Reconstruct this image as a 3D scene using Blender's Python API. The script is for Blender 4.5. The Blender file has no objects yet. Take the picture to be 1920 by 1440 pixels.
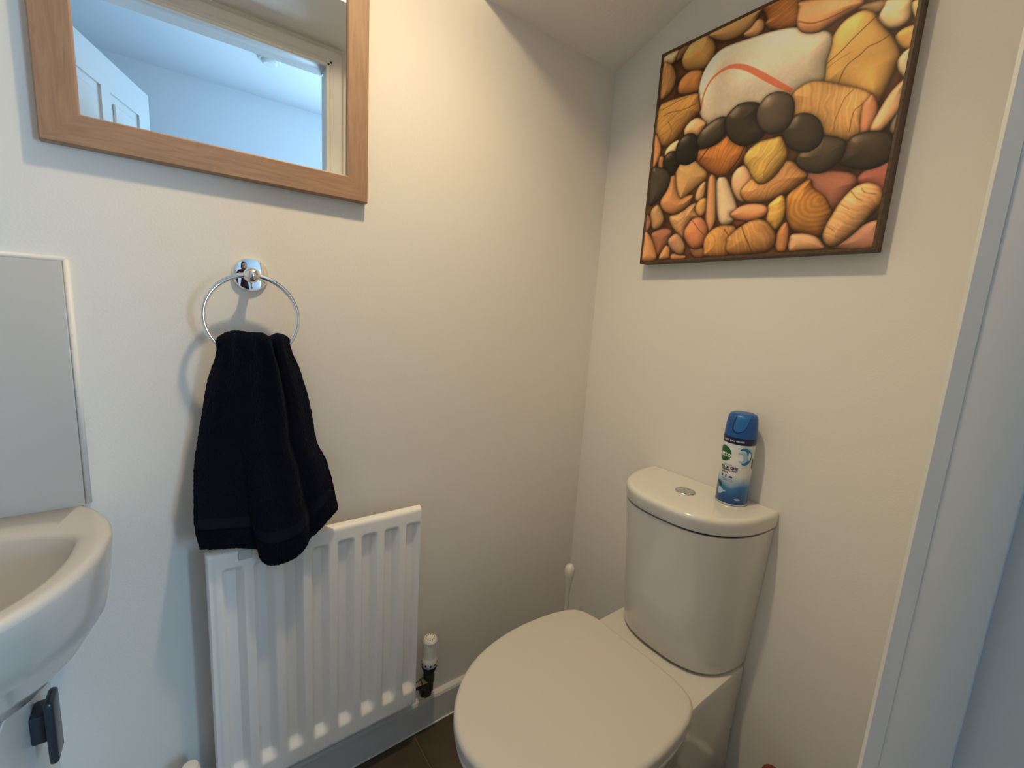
import bpy, bmesh, math, random
import numpy as np
from mathutils import Vector, Matrix

# ------------------------------------------------------------------ camera
scene = bpy.context.scene
COL = scene.collection
cam_d = bpy.data.cameras.new('camera')
cam_d.sensor_width = 36.0
cam_d.lens = 15.5404
cam_d.clip_start = 0.01
cam = bpy.data.objects.new('camera', cam_d)
COL.objects.link(cam)
RX = Vector((0.80316, -0.59238, 0.06343))          # image right
UP = Vector((0.04569, 0.16740, 0.98483))           # image up
FW = Vector((0.59401, 0.78808, -0.16151))          # view direction
m = Matrix((RX, UP, -FW)).transposed().to_4x4()
m.translation = Vector((-1.0316, -0.97, 1.1586))
cam.matrix_world = m
scene.camera = cam

# ------------------------------------------------------------------ world, light, exposure
world = bpy.data.worlds.new('world')
scene.world = world
world.use_nodes = True
wb = world.node_tree.nodes['Background']
wb.inputs[0].default_value = (0.55, 0.75, 1.0, 1)
wb.inputs[1].default_value = 1.0
LAMP_POWER = 27.5
LAMP_FILL = 5.0
LAMP_COLOR = (1.0, 0.77, 0.45)
LAMP_POS = Vector((-0.70, -0.42, 2.14))
ad = bpy.data.lights.new('hall_daylight', 'AREA')
ad.shape = 'RECTANGLE'
ad.size = 0.76
ad.size_y = 1.06
ad.energy = 40.0
ad.color = (0.46, 0.74, 1.0)
al = bpy.data.objects.new('hall_daylight', ad)
COL.objects.link(al)
al.location = (0.20, -2.262, 1.12)
al.rotation_euler = (math.radians(90), 0, 0)       # pours in through the hall window, towards +y
scene.view_settings.view_transform = 'Standard'
scene.view_settings.look = 'None'
scene.view_settings.gamma = 1.0
scene.view_settings.use_curve_mapping = False
scene.view_settings.exposure = 0.2

# ------------------------------------------------------------------ helpers
PI = math.pi
ORIGIN = {}

def srgb(r, g, b):
    f = lambda c: (c / 12.92) if c <= 0.04045 else ((c + 0.055) / 1.055) ** 2.4
    return (f(r / 255), f(g / 255), f(b / 255), 1)

def tag(o, label=None, cat=None, group=None, kind=None):
    if label: o['label'] = label
    if cat: o['category'] = cat
    if group: o['group'] = group
    if kind: o['kind'] = kind
    return o

def thing(name, label, cat, loc):
    o = bpy.data.objects.new(name, None)
    o.empty_display_size = 0.05
    o.location = loc
    COL.objects.link(o)
    ORIGIN[o.name] = Vector(loc)
    return tag(o, label, cat)

def obj(name, verts, faces, mat, parent=None, origin=None, smooth=False, label=None, kind=None):
    """one mesh object from world-space vertices"""
    if parent is not None:
        org = ORIGIN[parent.name]
    else:
        org = Vector(origin) if origin is not None else Vector((0, 0, 0))
    me = bpy.data.meshes.new(name)
    me.from_pydata([tuple(Vector(v) - org) for v in verts], [], faces)
    bm = bmesh.new(); bm.from_mesh(me)
    bmesh.ops.recalc_face_normals(bm, faces=bm.faces)
    bm.to_mesh(me); bm.free()
    if smooth:
        me.polygons.foreach_set('use_smooth', [True] * len(me.polygons))
        if smooth != 'all':
            try: me.set_sharp_from_angle(angle=math.radians(38))
            except Exception: pass
    me.materials.append(mat)
    o = bpy.data.objects.new(name, me)
    COL.objects.link(o)
    ORIGIN[o.name] = org
    if parent is not None:
        o.parent = parent
    else:
        o.location = org
    if label: o['label'] = label
    if kind: o['kind'] = kind
    return o

class MB:
    """collects shapes of one part"""
    def __init__(s): s.v = []; s.f = []
    def add(s, v, f):
        n = len(s.v); s.v += [tuple(p) for p in v]; s.f += [tuple(i + n for i in q) for q in f]; return s
    def box(s, lo, hi, bev=0.0, seg=2):
        bm = bmesh.new()
        bmesh.ops.create_cube(bm, size=1)
        for v in bm.verts:
            v.co = Vector([(lo[i] + hi[i]) / 2 + v.co[i] * (hi[i] - lo[i]) for i in range(3)])
        if bev > 0:
            bmesh.ops.bevel(bm, geom=list(bm.edges), offset=bev, segments=seg, affect='EDGES', profile=0.5)
        bm.verts.index_update()
        s.add([v.co.copy() for v in bm.verts], [[v.index for v in f.verts] for f in bm.faces]); bm.free(); return s
    def loft(s, rings, cap0=True, cap1=True):
        n = len(rings[0]); v = [p for r in rings for p in r]; f = []
        for k in range(len(rings) - 1):
            for i in range(n):
                j = (i + 1) % n
                f.append((k * n + i, k * n + j, (k + 1) * n + j, (k + 1) * n + i))
        if cap0: f.append(tuple(range(n - 1, -1, -1)))
        if cap1: f.append(tuple((len(rings) - 1) * n + i for i in range(n)))
        return s.add(v, f)
    def lathe(s, prof, base, axis=(0, 0, 1), n=40):
        """prof: list of (radius, height along axis)"""
        ax = Vector(axis).normalized(); base = Vector(base)
        t = Vector((1, 0, 0)) if abs(ax.x) < .9 else Vector((0, 1, 0))
        a = ax.cross(t).normalized(); b = ax.cross(a)
        rings = [[base + ax * h + (a * math.cos(2 * PI * i / n) + b * math.sin(2 * PI * i / n)) * max(r, 1e-5) for i in range(n)] for r, h in prof]
        return s.loft(rings)
    def tube(s, pts, r, n=14, closed=False):
        pts = [Vector(p) for p in pts]; rings = []; N = len(pts); prev = None
        for i in range(N):
            if closed: d = pts[(i + 1) % N] - pts[i - 1]
            else: d = pts[min(i + 1, N - 1)] - pts[max(i - 1, 0)]
            d.normalize()
            if prev is None:
                t = Vector((0, 0, 1)) if abs(d.z) < .9 else Vector((1, 0, 0))
                a = d.cross(t).normalized()
            else:
                a = (prev - d * prev.dot(d)).normalized()
            prev = a; b = d.cross(a)
            rr = r[i] if isinstance(r, (list, tuple)) else r
            rings.append([pts[i] + (a * math.cos(2 * PI * k / n) + b * math.sin(2 * PI * k / n)) * rr for k in range(n)])
        if closed:
            v = [p for q in rings for p in q]; f = []
            for k in range(N):
                k2 = (k + 1) % N
                for i in range(n):
                    j = (i + 1) % n
                    f.append((k * n + i, k * n + j, k2 * n + j, k2 * n + i))
            return s.add(v, f)
        return s.loft(rings)
    def build(s, name, mat, parent=None, **kw): return obj(name, s.v, s.f, mat, parent, **kw)

def catmull(pts, per=8, closed=True):
    P = [np.array(p, float) for p in pts]; n = len(P); out = []
    rng = range(n) if closed else range(n - 1)
    for i in rng:
        p1, p2 = P[i], P[(i + 1) % n]
        p0 = P[i - 1] if (closed or i > 0) else p1
        p3 = P[(i + 2) % n] if (closed or i + 2 < n) else p2
        for k in range(per):
            t = k / per
            out.append(.5 * ((2 * p1) + (p2 - p0) * t + (2 * p0 - 5 * p1 + 4 * p2 - p3) * t * t + (3 * p1 - p0 - 3 * p2 + p3) * t ** 3))
    if not closed: out.append(P[-1])
    return out

def sstep(a, b, x):
    t = min(1, max(0, (x - a) / (b - a))); return t * t * (3 - 2 * t)

# ------------------------------------------------------------------ materials
def mat(name, color, rough=0.5, metal=0.0, spec=0.5, bump=None, coat=0.0, vary=None, sheen=0.0):
    """bump=(scale, strength, distance); vary=(scale, second colour, amount)"""
    M = bpy.data.materials.new(name); M.use_nodes = True
    nt = M.node_tree; p = nt.nodes['Principled BSDF']
    p.inputs['Base Color'].default_value = color
    p.inputs['Roughness'].default_value = rough
    p.inputs['Metallic'].default_value = metal
    p.inputs['Specular IOR Level'].default_value = spec
    p.inputs['Coat Weight'].default_value = coat
    p.inputs['Coat Roughness'].default_value = 0.05
    p.inputs['Sheen Weight'].default_value = sheen
    tc = nt.nodes.new('ShaderNodeTexCoord')
    if bump:
        n = nt.nodes.new('ShaderNodeTexNoise'); n.inputs['Scale'].default_value = bump[0]; n.inputs['Detail'].default_value = 4
        b = nt.nodes.new('ShaderNodeBump'); b.inputs['Strength'].default_value = bump[1]; b.inputs['Distance'].default_value = bump[2]
        nt.links.new(tc.outputs['Object'], n.inputs['Vector'])
        nt.links.new(n.outputs['Fac'], b.inputs['Height']); nt.links.new(b.outputs['Normal'], p.inputs['Normal'])
    if vary:
        n2 = nt.nodes.new('ShaderNodeTexNoise'); n2.inputs['Scale'].default_value = vary[0]; n2.inputs['Detail'].default_value = 5
        mx = nt.nodes.new('ShaderNodeMix'); mx.data_type = 'RGBA'
        mr = nt.nodes.new('ShaderNodeMapRange'); mr.inputs['From Min'].default_value = .35; mr.inputs['From Max'].default_value = .7
        mr.inputs['To Max'].default_value = vary[2]
        nt.links.new(tc.outputs['Object'], n2.inputs['Vector']); nt.links.new(n2.outputs['Fac'], mr.inputs['Value'])
        nt.links.new(mr.outputs['Result'], mx.inputs['Factor'])
        mx.inputs['A'].default_value = color; mx.inputs['B'].default_value = vary[1]
        nt.links.new(mx.outputs['Result'], p.inputs['Base Color'])
    return M

def wood(name, c1, c2, stretch, rough=0.45):
    M = bpy.data.materials.new(name); M.use_nodes = True
    nt = M.node_tree; p = nt.nodes['Principled BSDF']; p.inputs['Roughness'].default_value = rough
    tc = nt.nodes.new('ShaderNodeTexCoord'); mp = nt.nodes.new('ShaderNodeMapping'); mp.inputs['Scale'].default_value = stretch
    n = nt.nodes.new('ShaderNodeTexNoise'); n.inputs['Scale'].default_value = 14; n.inputs['Detail'].default_value = 6; n.inputs['Distortion'].default_value = .6
    r = nt.nodes.new('ShaderNodeValToRGB'); r.color_ramp.elements[0].position = .3; r.color_ramp.elements[1].position = .72
    r.color_ramp.elements[0].color = c1; r.color_ramp.elements[1].color = c2
    nt.links.new(tc.outputs['Object'], mp.inputs['Vector']); nt.links.new(mp.outputs['Vector'], n.inputs['Vector'])
    nt.links.new(n.outputs['Fac'], r.inputs['Fac']); nt.links.new(r.outputs['Color'], p.inputs['Base Color'])
    return M

def emit(name, color, strength):
    M = bpy.data.materials.new(name); M.use_nodes = True
    nt = M.node_tree; nt.nodes.clear()
    e = nt.nodes.new('ShaderNodeEmission'); e.inputs[0].default_value = (*color, 1); e.inputs[1].default_value = strength
    o = nt.nodes.new('ShaderNodeOutputMaterial'); nt.links.new(e.outputs[0], o.inputs[0])
    return M

PAINT = mat('wall_paint', (0.79, 0.77, 0.74, 1), .75, spec=.25, bump=(260, .12, .002))
CEIL = mat('ceiling_paint', (0.87, 0.85, 0.82, 1), .85, spec=.2, bump=(120, .35, .004))
GLOSSW = mat('white_gloss_paint', (0.66, 0.655, 0.64, 1), .38, spec=.4, bump=(90, .06, .002))
HALLP = mat('hall_paint', (0.82, 0.85, 0.88, 1), .8, spec=.2, bump=(200, .08, .002))
CERAMIC = mat('glazed_ceramic', (0.68, 0.67, 0.64, 1), .12, spec=.5, coat=.4)
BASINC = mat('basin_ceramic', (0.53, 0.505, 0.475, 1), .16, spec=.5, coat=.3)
PLASTICW = mat('white_plastic', (0.78, 0.77, 0.74, 1), .3, spec=.45)
RADW = mat('radiator_enamel', (0.88, 0.88, 0.88, 1), .28, spec=.5, bump=(300, .03, .001))
TILE = mat('splash_tile', (0.50, 0.49, 0.48, 1), .25, spec=.5)
SEAL = mat('white_sealant', (0.74, 0.72, 0.69, 1), .45)
CHROME = mat('chrome', (0.86, 0.86, 0.87, 1), .04, metal=1)
SATIN = mat('satin_chrome', (0.62, 0.62, 0.60, 1), .22, metal=1)
DARKMET = mat('dark_gunmetal', (0.045, 0.055, 0.07, 1), .3, metal=.4, spec=.6)
BRASS = mat('tarnished_brass', (0.10, 0.095, 0.075, 1), .35, metal=.8)
NAVYPL = mat('navy_plastic', (0.012, 0.014, 0.035, 1), .35)
BLACK = mat('gap_shade_black', (0.012, 0.011, 0.01, 1), .7)
MIRRORG = mat('mirror_silver', (0.90, 0.93, 0.95, 1), .0, metal=1)
BEECH_H = wood('beech_along_x', srgb(146, 115, 92), srgb(168, 135, 110), (1.2, 14, 14))
BEECH_V = wood('beech_along_z', srgb(146, 115, 92), srgb(168, 135, 110), (14, 14, 1.2))
WALNUT = wood('dark_walnut', srgb(62, 42, 24), srgb(92, 66, 40), (10, 10, 10), .5)
TERRY = mat('navy_terry', (0.0016, 0.0032, 0.0120, 1), .95, spec=.1, bump=(420, 1.0, .004), sheen=.03)
TERRYB = mat('navy_terry_band', (0.0026, 0.0045, 0.015, 1), .8, spec=.15, bump=(700, .5, .002), sheen=.03)
FLOORT = mat('brown_floor_tile', (0.060, 0.045, 0.030, 1), .45, spec=.4, bump=(60, .2, .002), vary=(9, (0.085, 0.066, 0.046, 1), .8))
GROUT = mat('tan_grout', (0.16, 0.13, 0.09, 1), .9)

# ------------------------------------------------------------------ the room shell
def struct(name, mb, m, label, smooth=False):
    o = mb.build(name, m, smooth=smooth); o['kind'] = 'structure'; o['label'] = label; return o

YC = -0.912          # room face of the door wall
YH = -1.03           # hall face of the door wall
XJ = -0.555          # right jamb (lining face)
XJL = -1.335         # left jamb
ZD = 2.004           # door head
XW = -1.75           # left wall
ZC = 2.16            # ceiling
struct('wall_back', MB().box((XW - .1, 0, -.05), (.1, .1, 2.45)), PAINT, 'off-white painted wall with the mirror, towel ring and radiator')
struct('wall_right', MB().box((0, YH, -.05), (.1, 0, 2.45)), PAINT, 'cream-lit painted wall behind the toilet and the pebble picture')
struct('wall_left', MB().box((XW - .1, YH, -.05), (XW, 0, 2.45)), PAINT, 'off-white painted wall beyond the basin')
wf = MB().box((XJ + .03, YH, -.05), (0, YC, 2.45)).box((XW, YH, -.05), (XJL - .03, YC, 2.45)).box((XJL - .03, YH, ZD + .03), (XJ + .03, YC, 2.45))
struct('wall_front', wf, PAINT, 'painted wall around the doorway the picture is taken from')
struct('ceiling', MB().box((XW, YC, ZC), (0, 0, ZC + .1)), CEIL, 'textured painted ceiling')
# sloping soffit over the toilet, lowest against the back wall
def soff(x0, x1):
    z = lambda y: 1.852 + .36 * -y
    p = [(0, z(0)), (YC, min(z(YC), ZC)), (YC, ZC + .002), (0, ZC + .002)]
    v = [(x, y, zz) for x in (x0, x1) for y, zz in p]
    return v, [(0, 1, 2, 3), (7, 6, 5, 4), (0, 4, 5, 1), (1, 5, 6, 2), (2, 6, 7, 3), (3, 7, 4, 0)]
mb = MB(); mb.add(*soff(-.452, 0))
struct('ceiling_slope', mb, CEIL, 'sloping lowered ceiling in the corner above the toilet')
struct('ceiling_boxing', MB().box((XW, YC, 2.062), (-.452, -.625, ZC)), CEIL, 'textured boxed-in ceiling edge above the doorway')

# floor: bed with tiles as its pieces
fl = struct('floor', MB().box((XW, YH, -.05), (0, 0, -.003)), GROUT, 'dark brown tiled floor')
tile_v = MB().box((-.148, -.298, -.02), (.148, .298, 0), .0015, 1)
me_tile = None
for ix in range(-1, 7):
    for iy in range(0, 2):
        x0 = max(-.572 + .3 * (2 - ix) - .3, XW); x1 = min(-.572 + .3 * (2 - ix), 0)
        y1 = 0 - .6 * iy + .15; y0 = y1 - .6
        y1 = min(y1, 0); y0 = max(y0, YH)
        if x1 - x0 < .02 or y1 - y0 < .02: continue
        MB().box((x0 + .0015, y0 + .0015, -.02), (x1 - .0015, y1 - .0015, 0), .001, 1).build('floor_tile', FLOORT, fl)
# skirting
sk = [(0, 0), (-.015, 0), (-.015, .082), (-.012, .089), (-.006, .093), (0, .093)]
def skirt(name, a, b, horiz, label):
    v = []
    for t in (a, b):
        for o_, z in sk: v.append((t, o_, z) if horiz else (o_, t, z))
    n = len(sk); f = [tuple(range(n)), tuple(range(2 * n - 1, n - 1, -1))] + [(i, (i + 1) % n, n + (i + 1) % n, n + i) for i in range(n)]
    mb = MB(); mb.add(v, f); o = struct(name, mb, GLOSSW, label); return o
bb = skirt('baseboard_back', -1.238, 0, True, 'white skirting board along the wall under the radiator')
MB().box((-1.2, -.0185, 0), (0, -.0145, .004), .001, 1).build('sealant_bead', SEAL, bb)
skirt('baseboard_right', YC, -.60, False, 'white skirting board along the wall beside the toilet')

# doorway: lining, stop and room-side architrave
dl = MB()
dl.box((XJ, YH - .002, 0), (XJ + .031, YC - .004, ZD), .002, 1)
dl.box((XJL - .031, YH - .002, 0), (XJL, YC - .004, ZD), .002, 1)
dl.box((XJL, YH - .002, ZD), (XJ, YC - .004, ZD + .031), .002, 1)
lin = struct('trim_1', dl, GLOSSW, 'white painted door lining at the right edge', True)
for x0, x1, z0, z1 in ((XJ - .014, XJ + .004, 0, ZD - .014), (XJL - .004, XJL + .014, 0, ZD - .014), (XJL - .004, XJ + .004, ZD - .014, ZD + .004)):
    MB().box((x0, -.951, z0), (x1, YC + .004, z1), .0015, 2).build('door_stop', GLOSSW, lin, smooth=True)
def arch(lo_x, hi_x, inner_right):
    """moulded upright architrave"""
    w = hi_x - lo_x
    prof = [(0, 0), (0, .010), (.004, .013), (.010, .013), (.014, .009), (.020, .009), (.026, .014), (.050, .017), (.056, .014), (.056, 0)]
    pts = [((lo_x + u) if inner_right else (hi_x - u), YC + d) for u, d in prof]
    return pts
def upright(lo_x, hi_x, inner_right):
    p = arch(lo_x, hi_x, inner_right); n = len(p)
    v = [(x, y, z) for z in (0, ZD + .03) for x, y in p]
    return v, [tuple(range(n)), tuple(range(2 * n - 1, n - 1, -1))] + [(i, (i + 1) % n, n + (i + 1) % n, n + i) for i in range(n)]
mb = MB(); mb.add(*upright(XJ - .0145, XJ + .0415, True)); mb.add(*upright(XJL - .0415, XJL + .0145, False))
p = [(0, 0), (0, .010), (.004, .013), (.010, .013), (.014, .009), (.020, .009), (.026, .014), (.050, .017), (.056, .014), (.056, 0)]
n = len(p); v = [(x, YC + d, ZD - .0145 + u) for x in (XJL - .0405, XJ + .0405) for u, d in p]
mb.add(v, [tuple(range(n)), tuple(range(2 * n - 1, n - 1, -1))] + [(i, (i + 1) % n, n + (i + 1) % n, n + i) for i in range(n)])
struct('trim_2', mb, GLOSSW, 'white moulded architrave round the doorway')

# ------------------------------------------------------------------ the hall seen in the mirror
HX0, HX1, HY, HZ = -2.3, 0.7, -2.24, 2.30
struct('floor_hall', MB().box((HX0, HY, -.05), (HX1, YH, 0)), mat('hall_carpet', (0.12, 0.10, 0.08, 1), .95, bump=(300, .5, .004)), 'brown hall carpet')
struct('ceiling_hall', MB().box((HX0, HY, HZ), (HX1, YH, HZ + .1)), HALLP, 'pale blue-lit hall ceiling reflected in the mirror')
WX0, WX1, WZ0, WZ1 = -.19, .59, .58, 1.66
hw = MB().box((HX0 - .1, HY - .1, -.05), (WX0, HY, HZ + .1)).box((WX1, HY - .1, -.05), (HX1 + .1, HY, HZ + .1)).box((WX0, HY - .1, -.05), (WX1, HY, WZ0)).box((WX0, HY - .1, WZ1), (WX1, HY, HZ + .1))
struct('wall_hall', hw, HALLP, 'pale blue-lit hall wall reflected in the mirror')
struct('wall_hall_left', MB().box((HX0 - .1, HY, -.05), (HX0, YH, HZ + .1)), HALLP, 'pale end wall of the hall')
struct('wall_hall_right', MB().box((HX1, HY, -.05), (HX1 + .1, YH, HZ + .1)), HALLP, 'pale other end wall of the hall')
struct('wall_hall_near', MB().box((0, YH - .001, -.05), (HX1, YH + .1, HZ + .1)).box((HX0, YH - .001, -.05), (XW, YH + .1, HZ + .1)).box((XW, YH - .002, 2.44), (0, YH + .1, HZ + .2)), HALLP, 'pale hall wall beside the doorway')
struct('window_1', MB().box((WX0, HY - .06, WZ0), (WX0 + .03, HY - .005, WZ1)).box((WX1 - .03, HY - .06, WZ0), (WX1, HY - .005, WZ1)).box((WX0, HY - .06, WZ0), (WX1, HY - .005, WZ0 + .03)).box((WX0, HY - .06, WZ1 - .03), (WX1, HY - .005, WZ1)), GLOSSW, 'tall hall window letting in blue daylight')
# panelled door standing open into the hall
Ld = .69; hinge = Vector((-1.325, -1.036)); dd = Vector((.322, -.947)).normalized(); nn = Vector((dd.y, -dd.x)) * -1   # nn: face towards +x
def dpt(u, w, z): q = hinge + dd * u + nn * w; return (q.x, q.y, z)
def dbox(u0, u1, w0, w1, z0, z1, bev=0):
    mb = MB().box((u0, w0, z0), (u1, w1, z1), bev, 1); mb.v = [dpt(*q) for q in mb.v]; return mb
dr = dbox(.002, Ld, -.026, -.008, .008, 1.972).build('door_1', GLOSSW); tag(dr, 'white panelled door standing open in the hall, reflected in the mirror', kind='structure')
cols = [(.095, .315), (.375, .595)]; rows = [(.20, .72), (.90, 1.40), (1.52, 1.86)]
stiles = [(.002, .095), (.315, .375), (.595, Ld)]
for u0, u1 in stiles: dbox(u0, u1, -.008, 0, .008, 1.972).build('stile', GLOSSW, dr)
rails = [(.008, .20), (.72, .90), (1.40, 1.52), (1.86, 1.972)]
for z0, z1 in rails:
    for u0, u1 in cols: dbox(u0, u1, -.008, 0, z0, z1).build('rail', GLOSSW, dr)
for u0, u1 in cols:
    for z0, z1 in rows: dbox(u0 + .03, u1 - .03, -.009, -.001, z0 + .03, z1 - .03, .006).build('panel', GLOSSW, dr)
hd = MB().lathe([(.026, 0), (.026, .008), (.012, .01), (.010, .05)], dpt(Ld - .06, 0, .98), (nn.x, nn.y, 0), 24)
hd.tube([dpt(Ld - .06, .045, .98), dpt(Ld - .12, .047, .98), dpt(Ld - .17, .045, .978)], .009)
hd.build('door_handle', SATIN, dr, smooth=True)
# smoke detector on the hall ceiling
sd = thing('smoke_detector', 'round white smoke detector on the hall ceiling, reflected in the mirror', 'smoke detector', (-.63, -1.71, HZ))
MB().lathe([(.052, -.001), (.052, -.012), (.046, -.018), (0, -.018)], (-.63, -1.71, HZ)).build('base', PLASTICW, sd, smooth=True)
MB().lathe([(.034, -.017), (.034, -.028), (.028, -.034), (0, -.035)], (-.63, -1.71, HZ)).build('cover', PLASTICW, sd, smooth=True)

# ------------------------------------------------------------------ ceiling lamp (the warm light of the room, above the frame)
lp = thing('ceiling_lamp', 'round warm downlight set in the ceiling above the room', 'lamp', (LAMP_POS.x, LAMP_POS.y, ZC))
MB().lathe([(.052, 0), (.052, -.003), (.046, -.006), (.042, -.006), (.040, -.001)], (LAMP_POS.x, LAMP_POS.y, ZC)).build('bezel', SATIN, lp, smooth=True)
bl = bpy.data.lights.new('lamp_light', 'SPOT')          # the downlight's own beam
bl.energy = LAMP_POWER
bl.color = LAMP_COLOR
bl.spot_size = math.radians(114)
bl.spot_blend = 1.0
bl.shadow_soft_size = .03
bo = bpy.data.objects.new('lamp_light', bl)
COL.objects.link(bo)
bo.location = (0, 0, LAMP_POS.z - ZC)
bo.parent = lp
gl = bpy.data.lights.new('lamp_fill', 'POINT')           # added fill light beside the beam, brightens ceiling and walls
gl.energy = LAMP_FILL
gl.color = LAMP_COLOR
gl.shadow_soft_size = .03
go = bpy.data.objects.new('lamp_fill', gl)
COL.objects.link(go)
go.location = (0, 0, LAMP_POS.z - .012 - ZC)
go.parent = lp

# ------------------------------------------------------------------ mirror
MX0, MX1, MZ0, MZ1 = -1.183, -.714, 1.358, 1.985
FWD = .045
mr = thing('mirror', 'wall mirror in a pale beech wood frame above the towel ring', 'mirror', ((MX0 + MX1) / 2, 0, MZ0))
yb, yf = -.002, -.019
def mitre(o0, o1, i1, i0, mt):
    """o0-o1 outer edge, i0-i1 inner edge (x,z), with a slightly eased front"""
    q = [o0, o1, i1, i0]
    cx = sum(a[0] for a in q) / 4; cz = sum(a[1] for a in q) / 4
    v = [(a[0], yb, a[1]) for a in q] + [(a[0], yf + .002, a[1]) for a in q]
    # bevelled front along outer and inner edge
    d = Vector((q[3][0] - q[0][0], q[3][1] - q[0][1])); e = Vector((q[2][0] - q[1][0], q[2][1] - q[1][1]))
    d = d.normalized() * .0028; e = e.normalized() * .0028
    fr = [(q[0][0] + d.x, q[0][1] + d.y), (q[1][0] + e.x, q[1][1] + e.y), (q[2][0] - e.x, q[2][1] - e.y), (q[3][0] - d.x, q[3][1] - d.y)]
    v += [(a[0], yf, a[1]) for a in fr]
    f = [(3, 2, 1, 0)] + [(i, (i + 1) % 4, 4 + (i + 1) % 4, 4 + i) for i in range(4)] + [(4 + i, 4 + (i + 1) % 4, 8 + (i + 1) % 4, 8 + i) for i in range(4)] + [(8, 9, 10, 11)]
    mb = MB(); mb.add(v, f); return mb.build('frame_rail', mt, mr)
O = [(MX0, MZ0), (MX1, MZ0), (MX1, MZ1), (MX0, MZ1)]
I = [(MX0 + FWD, MZ0 + FWD), (MX1 - FWD + .004, MZ0 + FWD), (MX1 - FWD + .004, MZ1 - FWD), (MX0 + FWD, MZ1 - FWD)]
for k in range(4):
    mitre(O[k], O[(k + 1) % 4], I[(k + 1) % 4], I[k], BEECH_H if k % 2 == 0 else BEECH_V)
MB().box((I[0][0] - .006, -.0125, I[0][1] - .006), (I[2][0] + .006, -.0085, I[2][1] + .006)).build('mirror_glass', MIRRORG, mr)

# ------------------------------------------------------------------ towel ring and towel
tr = thing('towel_ring', 'round chrome towel ring on the wall below the mirror', 'towel ring', (-.926, 0, 1.195))
MB().lathe([(.0295, .0), (.0295, .004), (.0275, .0065), (.022, .0075), (.012, .0085), (0, .009)], (-.925, -.0005, 1.195), (0, -1, 0), 48).build('wall_plate', CHROME, tr, smooth=True)
MB().lathe([(.0085, .007), (.0075, .012), (.0075, .036)], (-.926, 0, 1.1945), (0, -1, 0), 24).build('post', CHROME, tr, smooth=True)
MB().lathe([(.0135 * math.sin(PI * k / 14), -.0135 * math.cos(PI * k / 14)) for k in range(15)], (-.927, -.0415, 1.193), (0, -1, 0), 32).build('ball', CHROME, tr, smooth='all')
RC = (-.9275, -.042, 1.1185); RR = .0745
MB().tube([(RC[0] + RR * math.sin(2 * PI * k / 72), RC[1] + .004 * math.cos(2 * PI * k / 72), RC[2] + RR * math.cos(2 * PI * k / 72)) for k in range(72)], .0044, 14, True).build('ring', CHROME, tr, smooth='all')

def interp(tab, t):
    for (a, va), (b, vb) in zip(tab, tab[1:]):
        if t <= b: return va + (vb - va) * (t - a) / (b - a) if b > a else vb
    return tab[-1][1]
def csm(tab, per=6):
    pts = catmull(tab, per, False); return [(float(a), float(b)) for a, b in pts]
rnd = random.Random(4)
# outline as functions of height
XL = csm([(.64, -1.018), (.696, -1.022), (.746, -1.030), (.80, -1.029), (.86, -1.025), (.95, -1.010), (1.006, -1.000), (1.05, -.987), (1.075, -.985), (1.094, -.980)])
XR = csm([(.64, -.79), (.721, -.787), (.774, -.796), (.833, -.806), (.872, -.821), (.918, -.828), (.963, -.835), (1.02, -.850), (1.062, -.866), (1.094, -.870)])
HEM = csm([(0, .708), (.10, .704), (.25, .698), (.358, .692)]) + [(.362, .680)] + csm([(.37, .670), (.42, .660), (.51, .656), (.60, .659), (.70, .672), (.78, .690), (.88, .714), (1.0, .733)])
NU, NV = 150, 110
def fold(u, t):
    """outward offset of the front face: t=0 top, 1 hem"""
    a = .0
    a += .010 * math.exp(-((u - .66) / .10) ** 2) * (.35 + .65 * t)
    a += .016 * math.exp(-((u - .47) / .12) ** 2) * sstep(.1, .9, t)
    a -= .007 * math.exp(-((u - (.74 + .02 * t)) / .025) ** 2)
    a -= .006 * math.exp(-((u - .36) / .035) ** 2) * sstep(.3, 1, t)
    a += .006 * math.exp(-((u - .86) / .06) ** 2)
    a += .008 * math.exp(-((u - .15) / .13) ** 2)
    a += .0022 * math.sin(u * 19 + 2 * t)
    a += .012 * sstep(.352, .372, u) * sstep(.25, 1, t)
    return a
def towel_pt(th, k):
    fr = th < .5
    u = th * 2 if fr else 2 - th * 2
    zt = 1.092 - .011 * abs(2 * u - 1) ** 7 - .007 * math.exp(-((u - .70) / .06) ** 2) + .003 * math.exp(-((u - .2) / .15) ** 2)
    zh = interp(HEM, u) if fr else interp(HEM, u) + .012
    t = k / (NV - 1)
    z = zt + (zh - zt) * t
    xl, xr = interp(XL, z), interp(XR, z)
    e = abs(2 * u - 1) ** 5
    x = xl + (xr - xl) * u
    yback = -.022 - .02 * (1 - sstep(0, .25, t)) - .0455 * sstep(.62, .90, t)
    yfront = -.056 - fold(u, t) - .021 * sstep(.45, .92, t)
    mid = (yback + yfront) / 2
    y = (yfront if fr else yback) * (1 - e) + mid * e
    # rounded top where the cloth turns over the ring
    if t < .035:
        s = 1 - t / .035
        y = y * (1 - s * s * .85) + mid * s * s * .85
    return Vector((x, y, z))
rings = []
for k in range(NV):
    ring = []
    for i in range(NU * 2):
        p = towel_pt(i / (NU * 2), k)
        ring.append(p + Vector((rnd.uniform(-1, 1), rnd.uniform(-1, 1), rnd.uniform(-1, 1))) * .0006)
    rings.append(ring)
mb = MB(); mb.loft(rings)
tw = mb.build('hand_towel', TERRY, origin=(-.92, -.04, .65), smooth='all')
tag(tw, 'dark navy terry hand towel hanging from the chrome ring', 'towel')
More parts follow.
